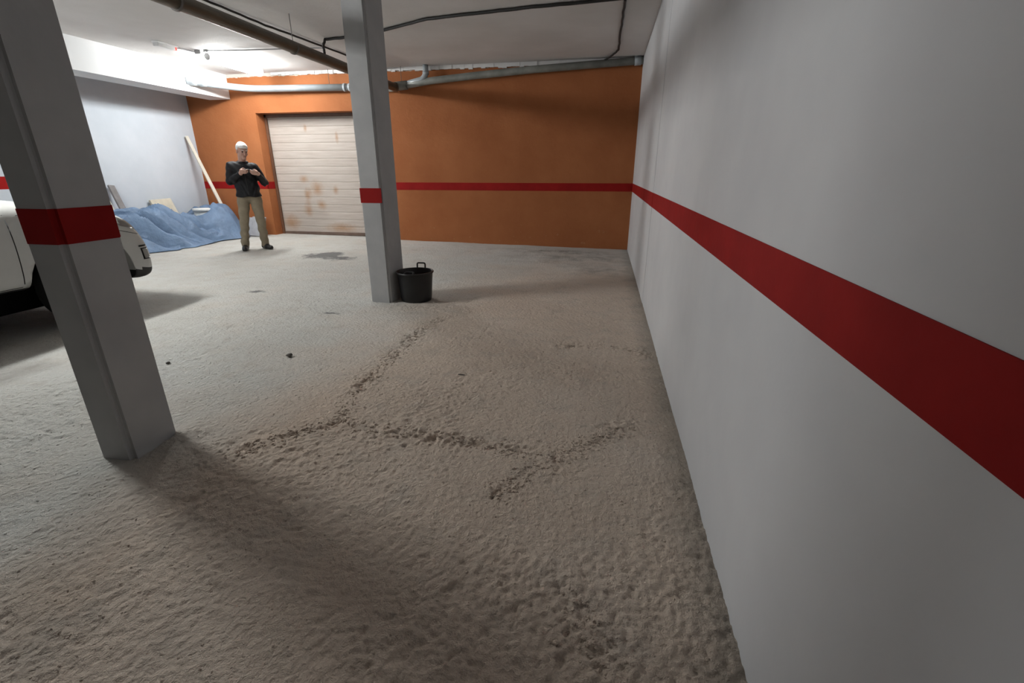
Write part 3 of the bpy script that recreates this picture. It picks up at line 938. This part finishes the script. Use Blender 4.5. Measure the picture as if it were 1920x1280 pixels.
# ------------------------------------------------------------------ timber, boards, pail, slabs
def lean(name, a, b_, w, th, mat, label, cat, wdir=(0, 1, 0), ends=None):
    """plank from a (foot) to b (head); w wide along wdir, th thick"""
    a, b_ = Vector(a), Vector(b_)
    t_ = (b_ - a); ln = t_.length; t_.normalize()
    wd = Vector(wdir); wd = (wd - t_ * wd.dot(t_)).normalized()
    n_ = t_.cross(wd)
    bm = bmesh.new()
    add_box(bm, -w / 2, w / 2, -th / 2, th / 2, 0, ln)
    bmesh.ops.bevel(bm, geom=bm.edges[:], offset=min(th, w) * 0.12, segments=1, affect='EDGES')
    mt = Matrix((( wd.x, n_.x, t_.x, 0), (wd.y, n_.y, t_.y, 0), (wd.z, n_.z, t_.z, 0), (0, 0, 0, 1)))
    bmesh.ops.transform(bm, matrix=mt, verts=bm.verts)
    o = from_bm(name, bm, mat, None, loc=a)
    return tag(o, label, cat)


lean('timber_batten', (-7.30, 8.42, 0.06), (XL + 0.05, 8.52, 1.95), 0.06, 0.03, 'wood_white',
     'long whitish batten leaning into the corner beside the orange wall', 'plank', (0.3, 1, 0))
lean('timber_plank', (-7.55, 6.58, 0.03), (XL + 0.05, 6.76, 1.085), 0.10, 0.035, 'wood_grey',
     'dark grey plank leaning on the left wall above the tarpaulin', 'plank', (0, 1, 0))
lean('timber_plank', (-7.62, 6.44, 0.03), (XL + 0.06, 6.60, 0.95), 0.07, 0.035, 'wood_beige',
     'pale beige plank beside the dark grey plank behind the car nose', 'plank', (0, 1, 0))
lean('plywood_board', (-7.80, 7.62, 0.03), (XL + 0.05, 7.60, 0.82), 0.44, 0.045, 'wood_beige',
     'square beige board leaning on the left wall behind the tarpaulin', 'board', (0, 1, 0))

# white pail behind the heap
pl_ = empty('plastic_pail', (-7.66, 8.07, 0.052))
bm = bmesh.new()
rings = add_lathe(bm, [(0.12, 0.0), (0.125, 0.005), (0.15, 0.54), (0.142, 0.54), (0.118, 0.012)], 28)
bm.faces.new(rings[0]); bm.faces.new(rings[-1])
from_bm('pail_body', bm, 'pail_body', pl_, True)
bm = bmesh.new()
rings = add_lathe(bm, [(0.148, 0.53), (0.166, 0.532), (0.170, 0.57), (0.163, 0.582), (0.0001, 0.585)], 28)
from_bm('pail_lid', bm, 'pail', pl_, True)
tag(pl_, 'white lidded plastic pail standing behind the tarpaulin near the corner', 'pail')
# grey sack lump
bm = bmesh.new()
bmesh.ops.create_icosphere(bm, subdivisions=3, radius=1)
for vtx in bm.verts:
    c_ = vtx.co
    k_ = 1 + 0.08 * math.sin(5 * c_.x + 2) * math.cos(4 * c_.y) + 0.05 * math.sin(9 * c_.z)
    vtx.co = Vector((c_.x * 0.14 * k_, c_.y * 0.11 * k_, max(c_.z, -0.8) * 0.26 * k_))
sk = from_bm('cement_sack', bm, 'sack', None, True, loc=(-7.62, 7.80, 0.26))
tag(sk, 'small grey sack peeping out between tarpaulin and white pail', 'sack')

# slabs leaning on the orange wall behind the man's legs
slabs = [(-7.02, 0.34, 0.345, 'tile', 'wide pale grey slab leaning on the orange wall, leftmost of the slabs'),
         (-6.86, 0.30, 0.365, 'tile', 'grey slab in the middle of the slabs leaning beside the shutter'),
         (-6.735, 0.10, 0.355, 'tile_dark', 'narrow dark grey slab leaning right beside the shutter opening')]
for i, (cx, w, hh, mt, lb) in enumerate(slabs):
    y0 = 8.50 - 0.045 * i
    z0 = float(gz(cx, y0)) + 0.012
    lean('stone_slab', (cx, y0, z0), (cx + 0.01, y0 + 0.13, z0 + hh), w, 0.025, mt, lb, 'slab', (1, 0, 0))['group'] = 'slabs leaning on the orange wall'


# ------------------------------------------------------------------ small debris on the floor
def pebble(x, y, r, label, flat=0.6, mat='stone', cat='stone', name='stone', stretch=1.0):
    bm = bmesh.new()
    bmesh.ops.create_icosphere(bm, subdivisions=2, radius=1)
    for vtx in bm.verts:
        k_ = 1 + random.uniform(-0.18, 0.18)
        vtx.co = Vector((vtx.co.x * r * k_ * stretch, vtx.co.y * r * k_, vtx.co.z * r * flat * k_))
    o = from_bm(name, bm, mat, None, False, loc=(x, y, float(gz(x, y)) + r * flat * 0.8))
    return tag(o, label, cat)


pebble(-2.247, 2.87, 0.022, 'dark pebble alone on the floor between the two columns')
pebble(-3.02, 2.58, 0.014, 'tiny dark pebble on the floor just right of the near column')
pebble(-0.882, 2.784, 0.008, 'thin dark wood splinter lying on the bare floor', 0.6, 'stone', 'splinter', 'wood_splinter', 3.6)


# ------------------------------------------------------------------ the man (distance field figure, one continuous surface per piece)
class Field:
    def __init__(self, lo, hi, h):
        self.lo, self.h = np.array(lo, float), h
        n = np.ceil((np.array(hi) - self.lo) / h).astype(int) + 1
        self.ax = [self.lo[i] + h * np.arange(n[i]) for i in range(3)]
        self.X, self.Y, self.Z = np.meshgrid(*self.ax, indexing='ij')
        self.d = np.full(self.X.shape, 0.3)

    def blk(self, lo, hi):
        sl = []
        for i in range(3):
            a_ = max(0, int((lo[i] - self.lo[i]) / self.h) - 1); b0 = min(len(self.ax[i]), int((hi[i] - self.lo[i]) / self.h) + 3)
            sl.append(slice(a_, max(a_ + 1, b0)))
        return tuple(sl)

    def add(self, dd, k, sl):
        """polynomial smooth minimum inside one block of the grid"""
        a = self.d[sl]
        hh = np.clip(0.5 + 0.5 * (dd - a) / k, 0, 1)
        self.d[sl] = dd * (1 - hh) + a * hh - k * hh * (1 - hh)

    def cap(self, a, b_, r0, r1, k=0.012, ys=1.0):
        a, b_ = np.array(a, float), np.array(b_, float)
        m_ = max(r0, r1) + k + 0.02
        sl = self.blk(np.minimum(a, b_) - m_, np.maximum(a, b_) + m_)
        px, py, pz = self.X[sl] - a[0], (self.Y[sl] - a[1]) / ys, self.Z[sl] - a[2]
        d = b_ - a; d = np.array([d[0], d[1] / ys, d[2]])
        t_ = np.clip((px * d[0] + py * d[1] + pz * d[2]) / max(1e-9, d @ d), 0, 1)
        q = np.sqrt((px - t_ * d[0]) ** 2 + (py - t_ * d[1]) ** 2 + (pz - t_ * d[2]) ** 2) - (r0 + (r1 - r0) * t_)
        self.add(q * min(1, ys * 1.1) if ys < 1 else q, k, sl)

    def ell_d(self, c, r, R3=None, sl=(slice(None),) * 3):
        P = np.stack([self.X[sl] - c[0], self.Y[sl] - c[1], self.Z[sl] - c[2]], -1)
        if R3 is not None:
            P = P @ R3
        q = P / np.array(r)
        l1 = np.sqrt((q ** 2).sum(-1)); l2 = np.sqrt(((q / np.array(r)) ** 2).sum(-1)) + 1e-9
        return l1 * (l1 - 1) / l2

    def ell(self, c, r, R3=None, k=0.012):
        m_ = max(r) + k + 0.02
        sl = self.blk(np.array(c) - m_, np.array(c) + m_)
        self.add(self.ell_d(c, r, R3, sl), k, sl)

    def carve(self, c, r, R3=None):
        m_ = max(r) + 0.02
        sl = self.blk(np.array(c) - m_, np.array(c) + m_)
        self.d[sl] = np.maximum(self.d[sl], -self.ell_d(c, r, R3, sl))

    def cut(self, dd):
        self.d = np.maximum(self.d, dd)

    def mesh(self, name, mat, parent):
        d = self.d; ins = d < 0
        nx_, ny_, nz_ = d.shape
        cellmask = np.zeros((nx_ - 1, ny_ - 1, nz_ - 1), int)
        acc = np.zeros((nx_ - 1, ny_ - 1, nz_ - 1, 3)); cnt = np.zeros((nx_ - 1, ny_ - 1, nz_ - 1))
        for i in range(2):
            for j in range(2):
                for k_ in range(2):
                    cellmask += ins[i:nx_ - 1 + i, j:ny_ - 1 + j, k_:nz_ - 1 + k_]
        act = (cellmask > 0) & (cellmask < 8)
        offs = [(i, j, k_) for i in range(2) for j in range(2) for k_ in range(2)]
        for o1 in offs:
            for axn in range(3):
                if o1[axn] == 1: continue
                o2 = list(o1); o2[axn] = 1
                a = d[o1[0]:nx_ - 1 + o1[0], o1[1]:ny_ - 1 + o1[1], o1[2]:nz_ - 1 + o1[2]][act]
                b_ = d[o2[0]:nx_ - 1 + o2[0], o2[1]:ny_ - 1 + o2[1], o2[2]:nz_ - 1 + o2[2]][act]
                cr = (a < 0) != (b_ < 0)
                t_ = np.where(cr, a / np.where(cr, a - b_, 1), 0)
                pt = np.array(o1, float)[None] + 0 * t_[:, None]
                pt[:, axn] += t_
                tmp = acc[act]; tmp += pt * cr[:, None]; acc[act] = tmp
                tc = cnt[act]; tc += cr; cnt[act] = tc
        cells = np.argwhere(act)
        vid = -np.ones(act.shape, int); vid[act] = np.arange(len(cells))
        Vv = self.lo + self.h * (cells + acc[act] / cnt[act][:, None])
        F = []
        for axn in range(3):
            sl0 = [slice(None)] * 3; sl1 = [slice(None)] * 3
            sl0[axn] = slice(0, -1); sl1[axn] = slice(1, None)
            cr = np.argwhere(ins[tuple(sl0)] != ins[tuple(sl1)])
            o1, o2 = (axn + 1) % 3, (axn + 2) % 3
            ok = (cr[:, o1] > 0) & (cr[:, o2] > 0) & (cr[:, o1] < d.shape[o1] - 1) & (cr[:, o2] < d.shape[o2] - 1)
            cr = cr[ok]
            e1 = np.zeros(3, int); e1[o1] = 1; e2 = np.zeros(3, int); e2[o2] = 1
            c00 = vid[tuple((cr - e1 - e2).T)]; c10 = vid[tuple((cr - e2).T)]; c11 = vid[tuple(cr.T)]; c01 = vid[tuple((cr - e1).T)]
            flip = ~ins[tuple(cr.T)]
            q = np.stack([c00, c10, c11, c01], -1)
            q[flip] = q[flip][:, ::-1]
            F.append(q)
        F = np.concatenate(F)
        o = from_py(name, Vv, F.tolist(), mat, parent, True)
        return o


man = empty('person', (-5.90, 7.15, float(gz(-5.9, 7.15)) + 0.004), math.atan2(0.636, 0.771))
# joints in the man's own frame: x to the viewer's right, y away from the viewer, z up
HIP_L, HIP_R = (-0.035, 0.0, 0.87), (0.145, 0.0, 0.87)
KN_L, KN_R = (-0.085, -0.02, 0.46), (0.165, -0.03, 0.47)
AN_L, AN_R = (-0.135, 0.03, 0.08), (0.172, 0.02, 0.08)
SH_L, SH_R = (-0.125, 0.0, 1.345), (0.205, 0.01, 1.325)
EL_L, EL_R = (-0.178, -0.02, 1.115), (0.318, -0.03, 1.095)
WR_L, WR_R = (-0.005, -0.235, 1.235), (0.245, -0.25, 1.225)
HC = np.array([0.075, -0.035, 1.575])     # head centre


def rotm(yaw, pitch, roll=0):
    cy, sy_, cp, sp = math.cos(yaw), math.sin(yaw), math.cos(pitch), math.sin(pitch)
    Rz = np.array([[cy, -sy_, 0], [sy_, cy, 0], [0, 0, 1]])
    Rx = np.array([[1, 0, 0], [0, cp, -sp], [0, sp, cp]])
    cr, sr = math.cos(roll), math.sin(roll)
    Ry = np.array([[cr, 0, sr], [0, 1, 0], [-sr, 0, cr]])
    return Rz @ Ry @ Rx


RH = rotm(0.42, 0.30, 0.05)        # head turned to the viewer's right and bowed to the phone
hp = lambda x, y, z: tuple(HC + RH @ np.array([x, y, z]))

# phone frame
PC = np.array([0.118, -0.315, 1.268])
PU = np.array([0.985, -0.02, -0.12]); PU /= np.linalg.norm(PU)
PN = np.array([0.05, 0.72, 0.70]); PN -= PU * (PN @ PU); PN /= np.linalg.norm(PN)   # screen normal, towards his face
PW = np.cross(PN, PU)
if PW[2] < 0: PW = -PW
pp = lambda a, b_, c_: tuple(PC + PU * a + PW * b_ + PN * c_)

bd = Field((-0.27, -0.43, 0.03), (0.42, 0.20, 1.74), 0.0065)
# trunk, neck, limbs (mostly inside the clothes)
bd.cap((0.055, 0.0, 0.90), (0.045, 0.0, 1.20), 0.125, 0.135, 0.03, 0.72)
bd.cap((-0.07, 0.0, 1.335), (0.155, 0.005, 1.32), 0.065, 0.065, 0.04)
bd.cap((0.045, 0.005, 1.36), hp(0, 0.03, -0.07), 0.056, 0.052, 0.02)
for a, b_, c_ in ((HIP_L, KN_L, AN_L), (HIP_R, KN_R, AN_R)):
    bd.cap(a, b_, 0.078, 0.055, 0.02); bd.cap(b_, c_, 0.054, 0.036, 0.02)
    bd.cap(c_, (c_[0], c_[1] - 0.03, 0.055), 0.030, 0.022, 0.02)
for a, b_, c_ in ((SH_L, EL_L, WR_L), (SH_R, EL_R, WR_R)):
    bd.cap(a, b_, 0.050, 0.040, 0.02); bd.cap(b_, c_, 0.040, 0.027, 0.015)
# head
bd.ell(hp(0, 0.012, 0.035), (0.074, 0.094, 0.092), RH, 0.02)
bd.ell(hp(0, -0.018, -0.045), (0.058, 0.068, 0.072), RH, 0.025)
bd.cap(hp(-0.012, -0.078, -0.098), hp(0.012, -0.078, -0.098), 0.018, 0.018, 0.02)     # chin
bd.cap(hp(0, -0.083, 0.012), hp(0, -0.104, -0.028), 0.010, 0.014, 0.012)              # nose
bd.cap(hp(-0.045, -0.072, 0.024), hp(0.045, -0.072, 0.024), 0.011, 0.011, 0.012)      # brow
for s in (-1, 1):
    bd.ell(hp(s * 0.075, 0.012, -0.015), (0.011, 0.020, 0.032), RH, 0.006)            # ear
    bd.carve(hp(s * 0.031, -0.092, 0.006), (0.017, 0.013, 0.011), RH)                 # eye socket
    bd.ell(hp(s * 0.036, -0.066, -0.030), (0.022, 0.018, 0.020), RH, 0.015)           # cheek
bd.cap(hp(-0.020, -0.082, -0.062), hp(0.020, -0.082, -0.062), 0.008, 0.008, 0.008)    # lips
# hands: palm, four fingers with bends, thumb
for s, wr in ((-1, WR_L), (1, WR_R)):
    e = 0.075 * s
    pr = np.array(pp(e + s * 0.018, 0.0, -0.018))
    pk = [np.array(pp(e + s * 0.004, b0, -0.022)) for b0 in (0.034, 0.012, -0.010, -0.031)]
    base = [np.array(pp(e + s * 0.040, b0 * 0.7 - 0.012, -0.012)) for b0 in (0.034, 0.012, -0.010, -0.031)]
    for bs_, kk in zip(base, pk):
        bd.cap(wr, bs_, 0.024, 0.015, 0.012)
        bd.cap(bs_, kk, 0.015, 0.012, 0.010)
    for kk, b0, ln in zip(pk, (0.034, 0.012, -0.010, -0.031), (0.92, 1.05, 1.0, 0.8)):
        p1 = np.array(pp(e - s * 0.028 * ln, b0 + 0.004, -0.026)); p2 = np.array(pp(e - s * 0.048 * ln, b0 + 0.006, -0.018)); p3 = np.array(pp(e - s * 0.060 * ln, b0 + 0.007, -0.010))
        bd.cap(kk, p1, 0.0100, 0.0092, 0.004); bd.cap(p1, p2, 0.0092, 0.0085, 0.004); bd.cap(p2, p3, 0.0085, 0.0075, 0.004)
    t0 = np.array(pp(e + s * 0.030, 0.02, 0.004)); t1 = np.array(pp(e + s * 0.004, 0.026, 0.022)); t2 = np.array(pp(e - s * 0.022, 0.020, 0.016))
    bd.cap(t0, t1, 0.0130, 0.0110, 0.008); bd.cap(t1, t2, 0.0110, 0.0090, 0.004)
body_o = bd.mesh('body', 'skin', man)

# hair
hr = Field((-0.06, -0.17, 1.45), (0.21, 0.12, 1.72), 0.006)
hr.ell(hp(0, 0.016, 0.045), (0.083, 0.103, 0.096), RH)
hr.ell(hp(-0.01, -0.055, 0.085), (0.062, 0.045, 0.040), RH, 0.02)
Pl = np.stack([hr.X - HC[0], hr.Y - HC[1], hr.Z - HC[2]], -1) @ RH
face = np.maximum(Pl[..., 1] - (-0.010), Pl[..., 2] - 0.060)     # keep the face free
hr.cut(-np.maximum(face, -1))
hr.cut(-(Pl[..., 2] + 0.055 + 0.25 * np.minimum(Pl[..., 1], 0)))
hr.d += 0.004 * np.sin(60 * Pl[..., 0] + 20 * Pl[..., 1]) * np.sin(45 * Pl[..., 2] + 1)
hr.mesh('hair', 'hair', man)
for s in (-1, 1):
    bm = bmesh.new(); bmesh.ops.create_icosphere(bm, subdivisions=2, radius=0.0105)
    bmesh.ops.translate(bm, vec=hp(s * 0.031, -0.077, 0.006), verts=bm.verts)
    from_bm('eye', bm, 'eye', man, True)
    tube('eyebrow', [hp(s * 0.014, -0.088, 0.030), hp(s * 0.032, -0.086, 0.034), hp(s * 0.050, -0.074, 0.029)], 0.0045, 'hair', man, 6)
tube('mouth', [hp(-0.022, -0.086, -0.063), hp(0, -0.091, -0.062), hp(0.022, -0.086, -0.063)], [0.003, 0.0055, 0.003], 'lip', man, 6)

# jacket
jk = Field((-0.27, -0.30, 0.84), (0.42, 0.20, 1.46), 0.0075)
jk.cap((0.060, 0.0, 0.86), (0.055, 0.0, 1.02), 0.192, 0.168, 0.03, 0.74)
jk.cap((0.055, 0.0, 1.02), (0.040, 0.0, 1.24), 0.168, 0.172, 0.03, 0.74)
jk.cap((-0.085, 0.0, 1.325), (0.17, 0.005, 1.305), 0.088, 0.085, 0.05)
for a, b_, c_ in ((SH_L, EL_L, WR_L), (SH_R, EL_R, WR_R)):
    c2 = tuple(np.array(b_) + (np.array(c_) - np.array(b_)) * 0.90)
    jk.cap(a, b_, 0.073, 0.060, 0.03); jk.cap(b_, c2, 0.058, 0.040, 0.02)
ang = np.linspace(0, 2 * math.pi, 13)
for a0, a1 in zip(ang[:-1], ang[1:]):        # collar
    q = lambda t_: (0.048 + 0.066 * math.cos(t_), -0.008 + 0.062 * math.sin(t_), 1.408 + 0.014 * math.sin(t_))
    jk.cap(q(a0), q(a1), 0.017, 0.017, 0.012)
jk.d += 0.006 * np.sin(38 * jk.Z + 9 * jk.X + 5 * np.sin(20 * jk.X)) * np.clip((1.25 - jk.Z) * 4, 0, 1) + 0.003 * np.sin(55 * (jk.X + jk.Z))
jk.cut(0.868 + 0.006 * np.sin(30 * jk.X) - jk.Z)
# open neck
jk.cut(-(np.sqrt((jk.X - 0.05) ** 2 + (jk.Y + 0.008) ** 2) - 0.052 + 10 * np.clip(1.385 - jk.Z, 0, 1)))
jacket = jk.mesh('jacket', 'jacket', man)
tube('zip', [(0.058, -0.134, 0.90), (0.056, -0.131, 1.05), (0.048, -0.133, 1.22), (0.046, -0.10, 1.35)], 0.005, 'seam', man, 6)

# trousers
tr = Field((-0.24, -0.18, 0.02), (0.30, 0.18, 0.95), 0.0075)
tr.cap((0.0, 0.005, 0.90), (0.112, 0.005, 0.90), 0.112, 0.112, 0.03, 0.9)
for a, b_, c_ in ((HIP_L, KN_L, AN_L), (HIP_R, KN_R, AN_R)):
    tr.cap((a[0], 0.01, 0.83), b_, 0.098, 0.068, 0.03); tr.cap(b_, c_, 0.068, 0.062, 0.02)
tr.d += 0.005 * np.sin(50 * tr.Z + 14 * tr.X) * np.clip((0.55 - tr.Z) * 3, 0, 1) + 0.004 * np.sin(36 * (tr.Z - 0.7 * np.abs(tr.X - 0.05)))
tr.cut(0.038 - tr.Z)
tr.cut(tr.Z - 0.93)
tr.mesh('trousers', 'khaki', man)

# shoes
for (c_, yaw) in ((AN_L, -0.12), (AN_R, 0.45)):
    sh_ = Field((c_[0] - 0.16, c_[1] - 0.26, -0.004), (c_[0] + 0.16, c_[1] + 0.12, 0.12), 0.006)
    d_ = np.array([math.sin(yaw), -math.cos(yaw)])
    pt = lambda l, z, sx=0: (c_[0] + d_[0] * l - d_[1] * sx, c_[1] + d_[1] * l + d_[0] * sx, z)
    sh_.cap(pt(-0.045, 0.035), pt(0.06, 0.036), 0.045, 0.047, 0.02)
    sh_.cap(pt(0.06, 0.028), pt(0.165, 0.026), 0.047, 0.040, 0.02)
    sh_.cap(pt(-0.03, 0.05), pt(-0.02, 0.085), 0.046, 0.046, 0.02)
    sh_.cut(0.0015 - sh_.Z)
    sh_.mesh('shoe', 'shoe', man)
tag(man, 'white-haired person in black jacket and khaki trousers looking down at a phone', 'person')

# phone in his hands
bm = bmesh.new()
add_box(bm, -0.075, 0.075, -0.037, 0.037, -0.0045, 0.0045)
bmesh.ops.bevel(bm, geom=[e for e in bm.edges if abs(e.verts[0].co.z - e.verts[1].co.z) > 0.005], offset=0.010, segments=4, affect='EDGES')
ph = empty('mobile_phone', (0, 0, 0))
Mw = Matrix.Translation(man.location) @ Matrix.Rotation(man.rotation_euler.z, 4, 'Z')
Mp = Matrix(((PU[0], PW[0], PN[0], PC[0]), (PU[1], PW[1], PN[1], PC[1]), (PU[2], PW[2], PN[2], PC[2]), (0, 0, 0, 1)))
ph.matrix_world = Mw @ Mp
from_bm('phone_case', bm, 'phone', ph)
box('screen', -0.070, 0.070, -0.033, 0.033, 0.0040, 0.0052, 'phone_screen', ph)
tag(ph, 'black mobile phone held in both hands of the person', 'phone')
